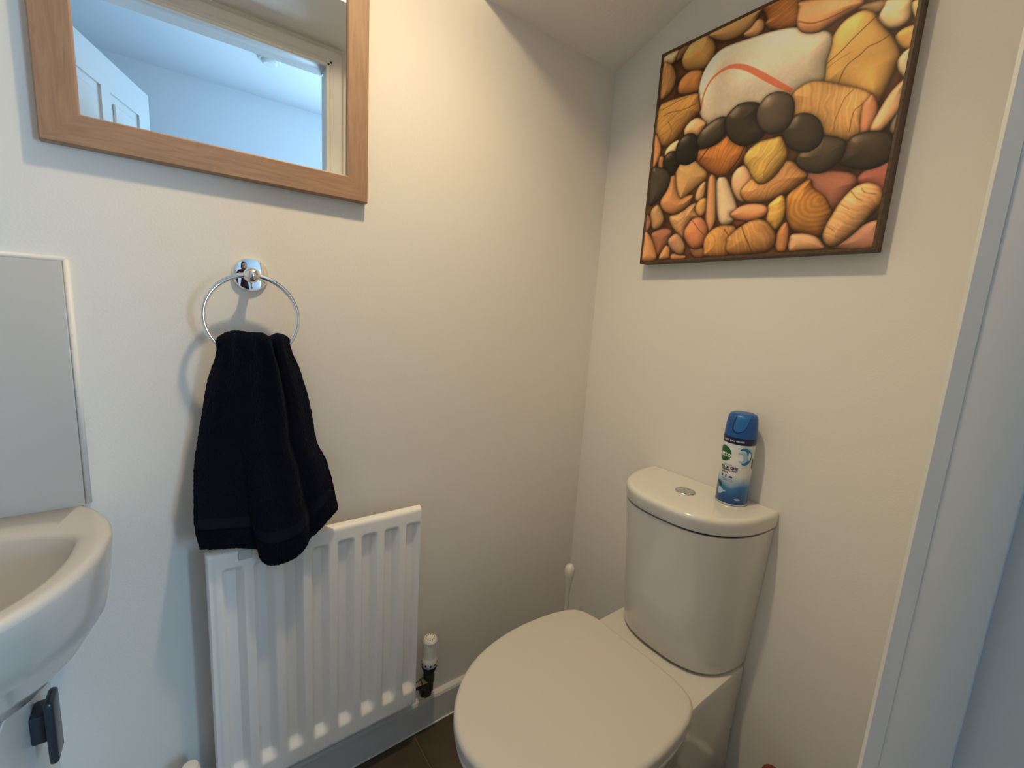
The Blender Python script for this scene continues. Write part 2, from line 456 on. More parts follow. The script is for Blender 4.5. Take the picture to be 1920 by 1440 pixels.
# woven band above the hem, lying just proud of the pile
bv = []; bf = []; nb = 6
cols_ = [i for i in range(3, NU - 3)]
for q in range(nb):
    for i in cols_:
        t = .845 + .05 * q / (nb - 1)
        k = t * (NV - 1); p = towel_pt(i / (NU * 2), k)
        bv.append(p + Vector((0, -.0009, 0)))
w_ = len(cols_)
for q in range(nb - 1):
    for i in range(w_ - 1): bf.append((q * w_ + i, q * w_ + i + 1, (q + 1) * w_ + i + 1, (q + 1) * w_ + i))
obj('woven_band', bv, bf, TERRYB, tw, smooth='all', label='flat woven band near the towel hem')

# ------------------------------------------------------------------ radiator
RX0, RX1, RZ0, RZ1, RF = -1.017, -.591, .150, .686, -.065
rd = thing('radiator', 'white ribbed panel radiator under the navy towel', 'radiator', ((RX0 + RX1) / 2, -.04, RZ0))
centres = [-.9755 + .0517 * i for i in range(8)]
def rib(x):
    d = 0
    for c in centres:
        u = x - c
        if -.0185 <= u <= .0185:
            if u < -.0105: d = max(d, sstep(-.0185, -.0105, u))
            elif u > .0050: d = max(d, 1 - min(1, (u - .0050) / .0125))
            else: d = 1
    return d
xs = [RX0, RX0 + .0015, RX0 + .004, RX0 + .008, RX0 + .0115]
x = RX0 + .0135
while x < RX1 - .0135: xs.append(x); x += .0022
xs += [RX1 - .0135, RX1 - .0115, RX1 - .008, RX1 - .004, RX1 - .0015, RX1]
zs = [RZ0, RZ0 + .0015, RZ0 + .004, RZ0 + .009, RZ0 + .02, RZ0 + .034] + [RZ0 + .036 + .0025 * i for i in range(16)] + [RZ0 + .08 + (RZ1 - .085 - RZ0 - .08) * i / 12 for i in range(1, 12)] + [RZ1 - .085 + .0025 * i for i in range(22)] + [RZ1 - .03, RZ1 - .02, RZ1 - .012, RZ1 - .0085, RZ1 - .005, RZ1 - .002, RZ1]
v = []; f = []
for z in zs:
    for x in xs:
        ex = min(x - RX0, RX1 - x); ez = RZ1 - z; eb = z - RZ0
        y = RF
        if ex < .006: y += .006 - math.sqrt(max(0, .006 ** 2 - (.006 - ex) ** 2))
        elif ex < .0125: y += .0022 * math.sin(PI * (ex - .006) / .0065)
        if ez < .0085: y += .0085 - math.sqrt(max(0, .0085 ** 2 - (.0085 - ez) ** 2))
        if eb < .004: y += .004 - math.sqrt(max(0, .004 ** 2 - (.004 - eb) ** 2))
        zr = sstep(RZ0 + .038, RZ0 + .064, z - .006 * 0) * (1 - sstep(RZ1 - .046, RZ1 - .032, z))
        y += .0150 * rib(x) * zr
        v.append((x, y, z))
W = len(xs)
for j in range(len(zs) - 1):
    for i in range(W - 1): f.append((j * W + i, j * W + i + 1, (j + 1) * W + i + 1, (j + 1) * W + i))
# edge returns and back sheet
nb0 = len(v); per = [i for i in range(W)] + [j * W + W - 1 for j in range(1, len(zs))] + [(len(zs) - 1) * W + i for i in range(W - 2, -1, -1)] + [j * W for j in range(len(zs) - 2, 0, -1)]
for i in per: v.append((v[i][0], -.046, v[i][2]))
for k in range(len(per)):
    k2 = (k + 1) % len(per); f.append((per[k], per[k2], nb0 + k2, nb0 + k))
f.append(tuple(nb0 + k for k in range(len(per))))
obj('front_panel', v, f, RADW, rd, smooth=True)
fin = MB()
for i in range(17):
    xx = RX0 + .02 + i * (RX1 - RX0 - .04) / 16
    fin.box((xx - .0006, -.046, RZ0 + .03), (xx + .0006, -.027, RZ1 - .03))
fin.build('convector_fins', RADW, rd)
for xx in (RX0 + .07, RX1 - .07):
    MB().box((xx - .012, -.046, RZ0 + .06), (xx + .012, -.0005, RZ0 + .10), .002, 1).build('wall_bracket', RADW, rd)
    MB().box((xx - .012, -.046, RZ1 - .10), (xx + .012, -.0005, RZ1 - .06), .002, 1).build('wall_bracket', RADW, rd)
MB().box((-.966, RF - .0012, .664), (-.944, RF + .001, .6835), .0008, 1).build('clip', mat('clear_clip', (.55, .56, .56, 1), .2), rd, label='small translucent clip on the top edge')
# thermostatic valve at the right
tv = thing('radiator_valve', 'white-capped thermostatic valve at the lower right of the radiator', 'valve', (-.548, -.046, .12))
hx, hy = -.548, -.046
MB().lathe([(.0185, .228), (.0205, .231), (.0205, .246), (.0185, .254), (.0168, .260), (.0168, .300), (.0182, .3005), (.0172, .306), (.0145, .3085), (0, .3085)], (hx, hy, 0), n=40).build('valve_head', PLASTICW, tv, smooth=True)
for k in range(18):
    a = 2 * PI * k / 18
    c, s = math.cos(a), math.sin(a)
    q = [(.0160, -.0016), (.0190, -.0013), (.0190, .0013), (.0160, .0016)]
    vv = [(hx + c * r - s * t, hy + s * r + c * t, z) for z in (.257, .3015) for r, t in q]
    obj('grip_rib', vv, [(0, 1, 2, 3), (7, 6, 5, 4), (0, 4, 5, 1), (1, 5, 6, 2), (2, 6, 7, 3), (3, 7, 4, 0)], PLASTICW, tv)
for k in range(10):
    a = 2 * PI * k / 10
    MB().lathe([(.0028, 0), (.0028, .0008), (0, .0008)], (hx + .0203 * math.cos(a), hy + .0203 * math.sin(a), .2385), (math.cos(a), math.sin(a), 0), 10).build('marker_dot', NAVYPL, tv)
for k in range(12):
    a = 2 * PI * k / 12
    MB().box((hx + .0115 * math.cos(a) - .0016, hy + .0115 * math.sin(a) - .0016, .308), (hx + .0115 * math.cos(a) + .0016, hy + .0115 * math.sin(a) + .0016, .3092)).build('vent_slot', mat('vent_grey', (.3, .29, .27, 1), .6) if k == 0 else bpy.data.materials['vent_grey'], tv)
MB().lathe([(.0135, .206), (.0165, .214), (.0205, .226), (.0205, .2305), (.012, .231)], (hx, hy, 0), n=40).build('collar', NAVYPL, tv, smooth=True)
MB().lathe([(.011, .150), (.012, .152), (.012, .176), (.0145, .178), (.0145, .200), (.0125, .207), (0, .207)], (hx, hy, 0), n=6).build('valve_body', BRASS, tv)
MB().lathe([(.010, .003), (.0135, .006), (.0135, .022), (.010, .024), (.009, .046)], (hx, hy, .180), (-1, 0, 0), n=6).build('union_nut', BRASS, tv)
MB().tube([(hx, hy, .158), (hx, hy, .142), (hx - .003, hy + .008, .132), (hx - .004, hy + .02, .130), (hx - .004, -.001, .130)], .0085).build('tail_pipe', BRASS, tv, smooth='all')
MB().lathe([(.0125, .012), (.0125, .026)], (hx - .003, hy + .0, .131), (0, 1, 0), n=6).build('compression_nut', BRASS, tv)
lv = thing('lockshield_valve', 'small white capped valve at the lower left of the radiator', 'valve', (-1.058, -.05, .13))
MB().lathe([(.0165, .205), (.0175, .209), (.0165, .245), (.013, .252), (0, .254)], (-1.058, -.05, 0), n=32).build('valve_cap', PLASTICW, lv, smooth=True)
MB().lathe([(.010, .15), (.012, .152), (.012, .206), (0, .206)], (-1.058, -.05, 0), n=6).build('valve_body', BRASS, lv)
MB().lathe([(.009, .004), (.0125, .006), (.0125, .02), (.009, .024), (.009, .046)], (-1.058, -.05, .18), (1, 0, 0), n=6).build('union_nut', BRASS, lv)
MB().tube([(-1.058, -.05, .158), (-1.058, -.05, .142), (-1.058, -.042, .132), (-1.058, -.02, .130), (-1.058, -.001, .130)], .0085).build('tail_pipe', BRASS, lv, smooth='all')

# ------------------------------------------------------------------ splashback, basin, cabinet
sp = thing('splashback_tile', 'large pale grey splashback tile on the wall above the basin', 'tile', (-1.355, 0, .797))
MB().box((-1.540, -.0075, .797), (-1.1735, -.0005, 1.190), .0012, 2).build('tile', TILE, sp, smooth=True)
sb = MB()
sb.tube([(-1.1695, -.0025, .800), (-1.1695, -.0025, 1.1935)], .0042, 10).tube([(-1.1695, -.0025, 1.1935), (-1.544, -.0025, 1.1935)], .0042, 10).tube([(-1.5435, -.0025, 1.1935), (-1.5435, -.0025, .80)], .0042, 10)
sb.build('sealant_bead', SEAL, sp, smooth='all')
NB = 120
BC = (-1.355, -.14)
def bring(a, bf, bb, z, cy=-.14, clamp=-.0015, n=2.0):
    r = []
    for i in range(NB):
        t = 2 * PI * i / NB; c, s = math.cos(t), math.sin(t)
        ex = 2 / n
        x = BC[0] + a * math.copysign(abs(c) ** ex, c)
        y = cy + (bb if s > 0 else bf) * math.copysign(abs(s) ** ex, s)
        r.append((x, min(y, clamp), z))
    return r
bs = thing('wash_basin', 'rounded cream ceramic wash basin at the left edge', 'basin', (-1.355, -.15, .68))
rg = [bring(.150, .11, .20, .600), bring(.185, .145, .22, .640), bring(.206, .170, .23, .676), bring(.2135, .190, .23, .690), bring(.219, .215, .23, .725),
      bring(.2235, .238, .23, .765), bring(.2255, .247, .23, .785), bring(.2250, .2485, .23, .7915), bring(.2215, .2455, .229, .7965), bring(.214, .238, .228, .7975),
      bring(.196, .216, .078, .7970, n=2.3), bring(.1895, .209, .070, .7945, n=2.3), bring(.185, .204, .065, .788, n=2.3), bring(.180, .197, .060, .770, n=2.25), bring(.168, .180, .045, .735), bring(.145, .150, .030, .700),
      bring(.11, .112, .015, .675), bring(.06, .07, -.01, .662), bring(.022, .045, -.01, .658)]
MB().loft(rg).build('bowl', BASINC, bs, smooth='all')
MB().lathe([(.022, .0), (.022, .003), (.016, .004), (.012, .001), (0, .001)], (BC[0], -.165, .6605), n=32).build('waste_outlet', CHROME, bs, smooth=True)
cb = thing('basin_cabinet', 'white cabinet under the basin with a dark metal knob', 'cabinet', (-1.355, -.12, 0))
MB().box((-1.470, -.290, .06), (-1.238, -.001, .5985), .0015, 1).build('carcass', GLOSSW, cb, smooth=True)
MB().box((-1.470, -.270, .0), (-1.240, -.01, .0605)).build('plinth', GLOSSW, cb)
MB().box((-1.468, -.308, .064), (-1.240, -.2905, .597), .002, 2).build('door', GLOSSW, cb, smooth=True)
kb = MB().box((-1.2385, -.128, .480), (-1.216, -.088, .527), .004, 2).build('knob', DARKMET, cb, smooth=True, label='dark metal T-shaped knob')
MB().box((-1.2185, -.146, .452), (-1.2075, -.106, .556), .0052, 3).build('knob_bar', DARKMET, kb, smooth=True)

# pebbles of the printed picture: outline (thousandths of its width/height), colour, pattern
STONES=[
([10,991,92,990,80,964,58,944,15,956],(200,170,120),''),
([92,990,144,992,130,961,83,947],(120,85,50),''),
([823,846,912,827,904,804,879,804,850,825],(150,115,80),''),
([9,958,37,950,66,921,88,869,79,827,52,803,13,798,6,868],(198,142,82),'b80'),
([143,987,172,995,240,994,279,933,277,889,259,862,219,858,171,871,135,892,116,923,116,954],(200,150,80),''),
([230,842,181,868,143,865,117,847,108,817,120,789,151,775,204,768,226,774],(190,124,62),''),
([244,996,328,1000,470,1004,460,975,442,945,409,934,366,931,320,941,274,967],(192,146,84),''),
([491,934,477,955,458,960,438,943,410,929,436,907,471,900,490,914],(208,152,100),''),
([476,1007,497,1011,601,991,644,921,647,876,616,870,569,881,524,903,499,931,504,945,493,970],(180,112,58),'b20'),
([847,823,876,802,896,770,932,716,958,675,975,630,969,593,958,552,943,508,930,492,853,552,791,587,748,617,745,681,748,735,762,778,785,810,816,823],(224,172,88),''),
([225,751,227,805,246,855,285,894,333,908,422,901,515,890,604,869,679,834,741,796,757,753,748,695,747,627,696,619,661,597,652,550,585,543,474,545,391,568,291,603,247,662,228,715],(226,210,182),'flat'),
([623,931,633,951,800,891,840,852,794,839,740,824,706,817,664,831,635,856,623,890],(215,150,95),''),
([646,612,672,633,709,640,756,624,819,590,878,558,918,525,936,490,937,449,930,397,878,386,803,418,761,454,683,498,656,566],(222,168,98),'b95'),
([918,525,936,487,939,451,928,407,902,411,894,494,904,515],(196,128,86),''),
([907,810,917,825,975,803,984,767,981,736,962,726,934,735,911,759,898,784],(228,196,142),''),
([986,787,1017,778,1015,764,1009,732,998,745],(220,180,125),''),
([1012,709,978,713,958,702,965,678,988,649,1017,638,1018,688],(216,162,86),''),
([1010,638,988,636,976,616,983,585,1005,555,1015,568],(216,196,150),''),
([1006,549,987,536,967,509,949,468,933,426,934,405,956,396,983,424,1004,461,1004,516],(220,166,116),''),
([1008,451,990,413,994,386,1014,381],(120,105,85),''),
([10,757,61,771,137,767,215,756,228,731,240,680,224,661,186,632,146,597,115,568,75,561,40,578,8,638],(200,146,74),'b35'),
([150,567,106,562,78,539,76,513,102,512,138,512],(222,188,132),''),
([173,615,199,640,231,645,266,625,280,606,267,586,256,569,223,565,178,585],(222,172,116),''),
([3,630,34,583,44,542,34,501,11,471,6,551],(206,140,84),''),
([44,512,66,507,67,459,46,459],(190,125,80),''),
([65,279,98,234,109,193,86,164,53,163,30,207,29,257],(170,130,85),''),
([3,238,30,207,28,175,8,154],(150,100,80),''),
([50,141,119,156,164,139,154,95,142,70,104,27,80,47,55,104],(156,100,68),''),
([6,150,35,128,71,70,88,7,4,7,3,80],(196,136,85),''),
([281,256,281,223,310,187,268,183,239,144,235,102,196,131,159,174,146,211,179,220,230,243],(206,152,102),'b40'),
([122,405,154,399,173,336,198,298,256,297,251,265,216,236,168,223,119,238,85,272,83,303,109,347],(190,130,80),''),
([152,446,196,453,249,448,302,403,316,380,308,358,266,333,203,297,187,304,169,345,156,399],(218,168,102),'flat'),
([315,345,293,336,278,310,275,282,289,265,311,272,318,304],(200,150,100),''),
([320,273,298,266,283,244,287,218,309,195,330,205,337,236,333,261],(206,152,86),''),
([467,156,525,145,515,131,488,126],(120,65,30),''),
([380,352,401,353,421,333,449,282,472,232,484,196,468,179,475,155,453,138,422,145,399,188,381,270,373,326],(218,188,148),''),
([342,373,359,360,369,311,383,210,386,157,369,119,349,149,341,195,336,277,332,349],(206,146,96),''),
([461,184,492,207,534,214,581,207,608,194,618,175,603,155,560,145,504,154,474,167],(202,132,86),''),
([397,525,442,495,482,467,491,428,469,392,429,362,387,359,336,384,290,421,263,451,257,493,306,497,358,504],(194,118,52),'b65'),
([526,351,490,380,460,371,444,344,447,305,468,264,500,232,531,239,546,288],(216,168,122),''),
([738,282,760,301,804,295,888,272,921,235,900,195,878,153,853,131,820,148,765,210],(150,92,68),''),
([762,270,740,268,717,251,688,225,687,187,700,132,725,91,770,69,823,54,843,82,853,131,846,154,818,201,776,238],(184,122,52),'c'),
([692,348,746,294,721,264,682,240,633,223,579,219,528,228,497,255,493,282,513,305,554,338,612,362,660,362],(206,146,86),'b60'),
([629,459,597,463,550,464,511,449,490,424,490,395,513,361,533,327,559,300,583,293,607,303,637,332,659,373,655,408],(224,182,88),'b60'),
([663,229,679,206,686,159,679,124,662,97,639,111,620,138,622,174,619,196,637,215],(212,162,76),'b10'),
([697,119,709,92,714,49,710,11,686,8,672,31,669,64,679,99],(196,126,70),''),
([282,47,344,43,360,8,307,8],(140,90,55),''),
([185,27,252,14,249,4,183,5],(190,130,85),''),
([244,148,273,183,310,187,341,162,358,120,349,71,320,46,281,55,246,96,237,127],(192,118,76),''),
([177,120,203,120,232,89,249,53,236,24,199,35,164,64,152,96],(172,127,90),''),
([142,70,163,55,167,23,161,10,112,8,119,40],(186,130,80),''),
([489,119,454,134,411,135,374,118,350,84,352,38,367,8,472,6,506,59],(202,142,76),'b120'),
([461,82,498,114,542,138,583,144,618,131,648,99,665,64,661,32,639,11,572,8,497,7,463,26,458,63],(186,132,72),'b120'),
([965,89,995,128,1008,126,1004,90],(50,38,25),''),
([877,11,924,42,959,77,1005,86,1007,4],(190,132,102),'flat'),
([920,241,941,274,978,285,1027,286,1039,208,1007,184,967,196],(146,82,64),''),
([906,210,931,224,957,224,985,208,998,185,999,152,978,124,953,80,918,42,885,16,858,21,840,49,842,86,859,130,878,173],(218,164,108),'b150'),
([728,68,771,67,814,51,840,22,842,7,780,8,729,8,723,49],(212,158,112),''),
([82,516,122,524,157,491,158,449,127,413,86,447,70,484],(40,36,28),'k'),
([156,574,203,585,239,561,253,510,248,463,203,448,149,476,137,529],(42,38,30),'k'),
([3,459,58,459,104,430,118,389,101,340,57,302,8,296],(72,66,54),'k'),
([375,606,338,615,296,601,259,576,249,535,268,510,306,501,348,510,379,537,384,574],(64,58,46),'k'),
([520,614,480,637,432,644,398,629,379,605,381,567,401,524,435,489,478,468,523,471,553,492,551,528,520,565],(60,54,42),'k'),
([866,383,890,402,938,401,980,384,1002,355,1006,314,991,288,941,277,879,299,853,324],(62,52,40),'k'),
([773,422,809,416,850,393,860,366,847,325,805,295,754,305,712,334,700,370,727,397],(76,68,52),'k'),
([651,517,681,532,721,520,757,487,777,437,770,400,730,384,674,410,641,452,632,489],(64,58,46),'k'),
([598,639,628,621,648,598,658,565,657,519,640,493,607,485,571,494,537,524,518,565,518,608,542,638,570,645],(92,82,68),'k'),
]
VEINS=[
([245,679,250,739,274,789,314,813,363,819,409,804,460,773,522,724,582,676,636,635],(196,88,52),[3,4,5,6,8,10,11,12,11,8]),
([747,685,799,718,828,745,886,789],(110,66,28),[2,2,2,2]),
([803,605,820,656,859,680,878,696,910,700,933,710],(110,66,28),[2,2,2,2,2,2]),
([750,666,782,685,824,699],(150,100,45),[1.5,1.5,1.5]),
([627,885,675,858,721,850,767,851,805,854],(110,66,28),[2,2,2,2,2]),
([12,744,64,749,114,758,168,758],(110,66,28),[1.5,1.5,1.5,1.5]),
([44,709,74,717,146,708,216,715],(110,66,28),[2,2,2,2]),
([69,676,96,631,78,573],(110,66,28),[1.5,1.5,1.5]),
([307,495,284,467,270,448],(70,32,10),[3,3,3]),
([482,467,458,413,420,368],(70,32,10),[3,3,3]),
([644,424,602,381,579,340,582,307],(150,100,40),[2,2,2,2]),
([737,245,755,252,776,238,797,221,819,198,847,151],(80,40,14),[2.5,2.5,2.5,2.5,2.5,2.5]),
([856,566,832,543,823,512,812,472,815,433],(140,90,40),[2,2,2,2,2]),
([910,524,887,502,868,486,865,420],(130,80,40),[2,2,2,2]),
([918,525,896,499,892,455,899,411],(120,70,35),[2,2,2,2]),
([904,207,924,182,942,169],(140,95,50),[2,2,2]),
([935,211,949,195,981,185],(140,95,50),[2,2,2]),
([845,89,874,69],(140,95,50),[2,2]),
([876,167,908,143],(150,105,60),[1.5,1.5]),
([515,131,528,99,575,15],(90,55,25),[2.5,2.5,2.5]),
([439,120,464,90],(90,55,25),[2.5,2.5]),
([273,178,313,132,344,105],(110,60,35),[2,2,2]),
]

# ------------------------------------------------------------------ toilet
TY = -.4365
tl = thing('toilet', 'white close-coupled toilet with its lid down in the corner', 'toilet', (-.34, TY, 0))
def resample(pts, n):
    P = [Vector(p) for p in pts]; P.append(P[0]); d = [0]
    for a, b in zip(P, P[1:]): d.append(d[-1] + (b - a).length)
    out = []; k = 0
    for i in range(n):
        t = d[-1] * i / n
        while d[k + 1] < t: k += 1
        out.append(P[k].lerp(P[k + 1], (t - d[k]) / max(1e-9, d[k + 1] - d[k])))
    return out
def half(tab, per=8):
    """tab: (x, halfwidth) from the back middle to the front middle -> closed outline"""
    left = [(x, w) for x, w in tab]; full = left + [(x, -w) for x, w in reversed(left[1:-1])]
    return full
def outline(tab, z, n=128, smooth=True, grow=0.0, cx=-.45):
    c = catmull(half(tab), 8) if smooth else half(tab)
    pts = [Vector((float(p[0]), TY + float(p[1]), z)) for p in c]
    pts = resample(pts, n)
    if grow:
        out = []
        for i in range(n):
            d = pts[(i + 1) % n] - pts[i - 1]; nrm = Vector((d.y, -d.x, 0)).normalized()
            if nrm.dot(pts[i] - Vector((cx, TY, z))) < 0: nrm = -nrm
            out.append(pts[i] + nrm * grow)
        pts = out
    return pts
LID = [(-.231, 0), (-.2315, .075), (-.236, .122), (-.250, .157), (-.282, .177), (-.335, .188), (-.405, .1925), (-.475, .187), (-.545, .169), (-.600, .139), (-.643, .098), (-.670, .053), (-.6815, 0)]
def slab(z0, z1, r0, r1, inset, dome=0.0):
    rings = []
    for k in range(5):
        a = PI / 2 * k / 4; rings.append(outline(LID, z0 + r0 * (1 - math.sin(a)) * 1 if False else z0 + r0 * (1 - math.cos(a)), grow=-inset - r0 * (1 - math.sin(a))))
    for k in range(7):
        a = PI / 2 * k / 6; rings.append(outline(LID, z1 - r1 + r1 * math.sin(a), grow=-inset - r1 * (1 - math.cos(a))))
    base = rings[-1]; c = Vector((-.45, TY, z1))
    for s in (.9, .7, .4, .12):
        rings.append([Vector((c.x + (p.x - c.x) * s, c.y + (p.y - c.y) * s, z1 + dome * (1 - s * s))) for p in base])
    return MB().loft(rings)
slab(.3735, .3925, .006, .006, .004).build('seat', PLASTICW, tl, smooth='all')
slab(.3955, .4235, .004, .010, .0, .002).build('seat_lid', mat('lid_plastic', (.61, .58, .54, 1), .28, spec=.4), tl, smooth='all')
# pan: flat sided at the wall, rounded at the front
def pan_tab(front, hw, back):
    L = front + .235
    return [(-.004, 0), (-.004, .08), (-.0045, back - .004), (-.009, back), (-.06, back), (-.13, back), (-.19, back), (-.235, back + (hw - back) * .10)] + \
           [(-.235 - L_ * 1.0, back + (hw - back) * 1.0 if False else w) for L_, w in [(.06, back + (hw - back) * .55), (.13, back + (hw - back) * .98), (.20, hw), (.29, hw * .90), (.345, hw * .75), (.395, hw * .50), (.420, hw * .24), (.428, 0)] for _ in (0,)]
def pan_ring(z, fs, hw, back, n=140):
    tab = pan_tab(0, hw, back)
    tab = [((-.235 - (-(x + .235)) * fs) if x < -.235 else x, w) for x, w in tab]
    pts = resample([Vector((float(p[0]), TY + float(p[1]), z)) for p in catmull(half(tab), 6)], n)
    return [Vector((min(p.x, -.0015), p.y, z)) for p in pts]
B_ = .1455
prs = [pan_ring(0, .62, .112, B_ - .010), pan_ring(.03, .625, .114, B_ - .008), pan_ring(.12, .66, .122, B_ - .004), pan_ring(.20, .75, .138, B_ - .002), pan_ring(.27, .87, .158, B_), pan_ring(.32, .95, .172, B_ + .001),
       pan_ring(.350, .985, .179, B_ + .002), pan_ring(.367, .99, .180, B_ + .002), pan_ring(.3705, .987, .1790, B_ + .001), pan_ring(.3715, .980, .177, B_ - .001)]
MB().loft(prs).build('pan', CERAMIC, tl, smooth=True)
# cistern, D-shaped in plan
def dring(hw, dep, z, n=2.7, N=84, back=-.0015, cy=None):
    cy = TY if cy is None else cy
    r = []
    for i in range(N + 1):
        t = -PI / 2 + PI * i / N; c, s = max(0, math.cos(t)), math.sin(t)
        r.append(Vector((back - (dep + back) * c ** (2 / n), cy + hw * math.copysign(abs(s) ** (2 / n), s), z)))
    for k in range(1, 8): r.append(Vector((back, cy + hw - 2 * hw * k / 8, z)))
    return r
zc0, zc1 = .3765, .7235
crs = [dring(.140, .150, zc0), dring(.1455, .156, zc0 + .004)]
for k in range(9):
    t = k / 8; crs.append(dring(.1465 + .0150 * t, .1585 + .0395 * t ** 1.2, zc0 + .01 + (zc1 - zc0 - .01) * t))
MB().loft(crs).build('cistern', CERAMIC, tl, smooth=True)
MB().loft([dring(.130, .146, .3700), dring(.130, .146, .3768)]).build('cistern_gap_shade', BLACK, tl)  # black inset put in as the shade of the gap below the cistern
MB().loft([dring(.158, .193, .7225), dring(.158, .193, .7285)]).build('lid_gap_shade', BLACK, tl)  # black inset standing in for the shadow line under the lid
lrs = []
for hw, dp, z in [(.157, .192, .7272), (.1622, .1985, .7274), (.1640, .2015, .7290), (.1648, .2030, .733), (.1655, .2060, .750), (.1655, .2065, .7545), (.1648, .2060, .7585), (.1628, .2038, .7622), (.1595, .2002, .7645), (.154, .1945, .7652), (.12, .15, .7656), (.05, .07, .7658)]:
    lrs.append(dring(hw, dp, z, 2.55))
cl = MB().loft(lrs).build('cistern_lid', CERAMIC, tl, smooth=True)
bx, by, bz = -.094, -.432, .7655
MB().lathe([(.0235, -.002), (.0235, .0012), (.0225, .0022), (.0205, .0022), (.0205, .0008), (0, .0008)], (bx, by, bz), n=44).build('button_ring', SATIN, cl, smooth=True)
for sgn, fr_ in ((1, .30), (-1, -.30)):
    pts = []
    for i in range(40):
        t = 2 * PI * i / 40; pts.append((.0198 * math.cos(t), .0198 * math.sin(t)))
    # split by a curved line
    side = [(x_, y_) for x_, y_ in pts if (y_ - .004 * math.sin(x_ * 160)) * sgn > .0006]
    side.sort(key=lambda q: math.atan2(q[1], q[0]) if sgn > 0 else math.atan2(-q[1], -q[0]))
    cut = [(x_ * .0185, .004 * math.sin(x_ * .0185 * 160) + .0005 * sgn) for x_ in ([-1, -.75, -.5, -.25, 0, .25, .5, .75, 1] if sgn > 0 else [1, .75, .5, .25, 0, -.25, -.5, -.75, -1])]
    ring2 = side + cut
    ca, sa = math.cos(.5), math.sin(.5)
    rr = [[Vector((bx + (px * ca - py * sa) * s, by + (px * sa + py * ca) * s, bz + z_)) for px, py in ring2] for s, z_ in ((1, -.001), (1, .0024), (.94, .0031))]
    MB().loft(rr).build('flush_button', SATIN, cl, smooth=True)

# ------------------------------------------------------------------ toilet brush in the corner behind the toilet
tb = thing('toilet_brush', 'white toilet brush in its holder, handle showing behind the toilet seat', 'toilet brush', (-.108, -.10, 0))
MB().lathe([(.042, 0), (.045, .004), (.047, .02), (.050, .11), (.0505, .118), (.046, .119), (.044, .10), (.04, .02), (0, .018)], (-.108, -.10, 0)).build('holder', PLASTICW, tb, smooth=True)
MB().lathe([(.0075, .11), (.0062, .18), (.0058, .26), (.0066, .31), (.0095, .345), (.0140, .368), (.0158, .384), (.0138, .397), (.0085, .405), (0, .4065)], (-.108, -.10, 0), n=28).build('handle', PLASTICW, tb, smooth='all')
MB().lathe([(.012, .025), (.032, .035), (.036, .06), (.032, .095), (.012, .11), (0, .111)], (-.108, -.10, 0)).build('brush_head', PLASTICW, tb, smooth='all')

# ------------------------------------------------------------------ red-capped bottle low beside the toilet (only its top shows)
rb = thing('cleaner_bottle', 'dark red capped bottle on the floor by the wall right of the toilet', 'bottle', (-.085, -.70, 0))
REDP = mat('dark_red_plastic', (.16, .022, .018, 1), .3)
MB().lathe([(.034, 0), (.036, .004), (.036, .16), (.032, .185), (.017, .205), (.014, .215), (0, .215)], (-.085, -.70, 0)).build('bottle', mat('amber_plastic', (.10, .035, .02, 1), .25), rb, smooth=True)
MB().lathe([(.0185, .212), (.019, .214), (.0185, .242), (.0165, .247), (0, .248)], (-.085, -.70, 0)).build('cap', REDP, rb, smooth=True)

# ------------------------------------------------------------------ aerosol can on the cistern
CX, CY, CZ, CR = -.0455, -.516, .7662, .0325
can = thing('aerosol_can', 'blue and white disinfectant spray can standing on the cistern lid', 'spray can', (CX, CY, CZ))
TH0 = math.radians(204.7)
def label_mat():
    M = bpy.data.materials.new('can_label'); M.use_nodes = True; nt = M.node_tree; p = nt.nodes['Principled BSDF']; p.inputs['Roughness'].default_value = .28
    tc = nt.nodes.new('ShaderNodeTexCoord'); sx = nt.nodes.new('ShaderNodeSeparateXYZ'); nz = nt.nodes.new('ShaderNodeTexNoise'); nz.inputs['Scale'].default_value = 28
    ad_ = nt.nodes.new('ShaderNodeMath'); ad_.operation = 'MULTIPLY_ADD'; ad_.inputs[1].default_value = .034; mr_ = nt.nodes.new('ShaderNodeMapRange'); mr_.inputs['From Max'].default_value = .15
    r = nt.nodes.new('ShaderNodeValToRGB'); e = r.color_ramp.elements
    e[0].position = .0; e[0].color = srgb(14, 60, 124); e[1].position = 1; e[1].color = srgb(206, 214, 220)
    for pos, c in ((.22, (20, 84, 150)), (.38, (52, 124, 184)), (.50, (176, 200, 214)), (.60, (226, 226, 224)), (.85, (226, 228, 228))):
        k = e.new(pos); k.color = srgb(*c)
    nt.links.new(tc.outputs['Object'], sx.inputs[0]); nt.links.new(tc.outputs['Object'], nz.inputs['Vector'])
    nt.links.new(nz.outputs['Fac'], ad_.inputs[0]); nt.links.new(sx.outputs['Z'], ad_.inputs[2]); nt.links.new(ad_.outputs[0], mr_.inputs['Value'])
    nt.links.new(mr_.outputs['Result'], r.inputs['Fac']); nt.links.new(r.outputs['Color'], p.inputs['Base Color'])
    return M
body = MB().lathe([(CR - .001, .003), (CR, .0045), (CR, .140), (CR - .0006, .142), (0, .142)], (CX, CY, CZ), n=64).build('can_body', label_mat(), can, smooth=True)
MB().lathe([(CR - .002, 0), (CR + .0008, .0006), (CR + .0012, .002), (CR + .0004, .0036), (CR - .002, .0042), (0, .0042)], (CX, CY, CZ), n=64).build('base_rim', SATIN, can, smooth=True)
NAVYL = mat('navy_print', srgb(16, 26, 70), .3); WHITEP = mat('white_print', srgb(235, 235, 232), .3); GREENP = mat('green_print', srgb(22, 92, 40), .3)
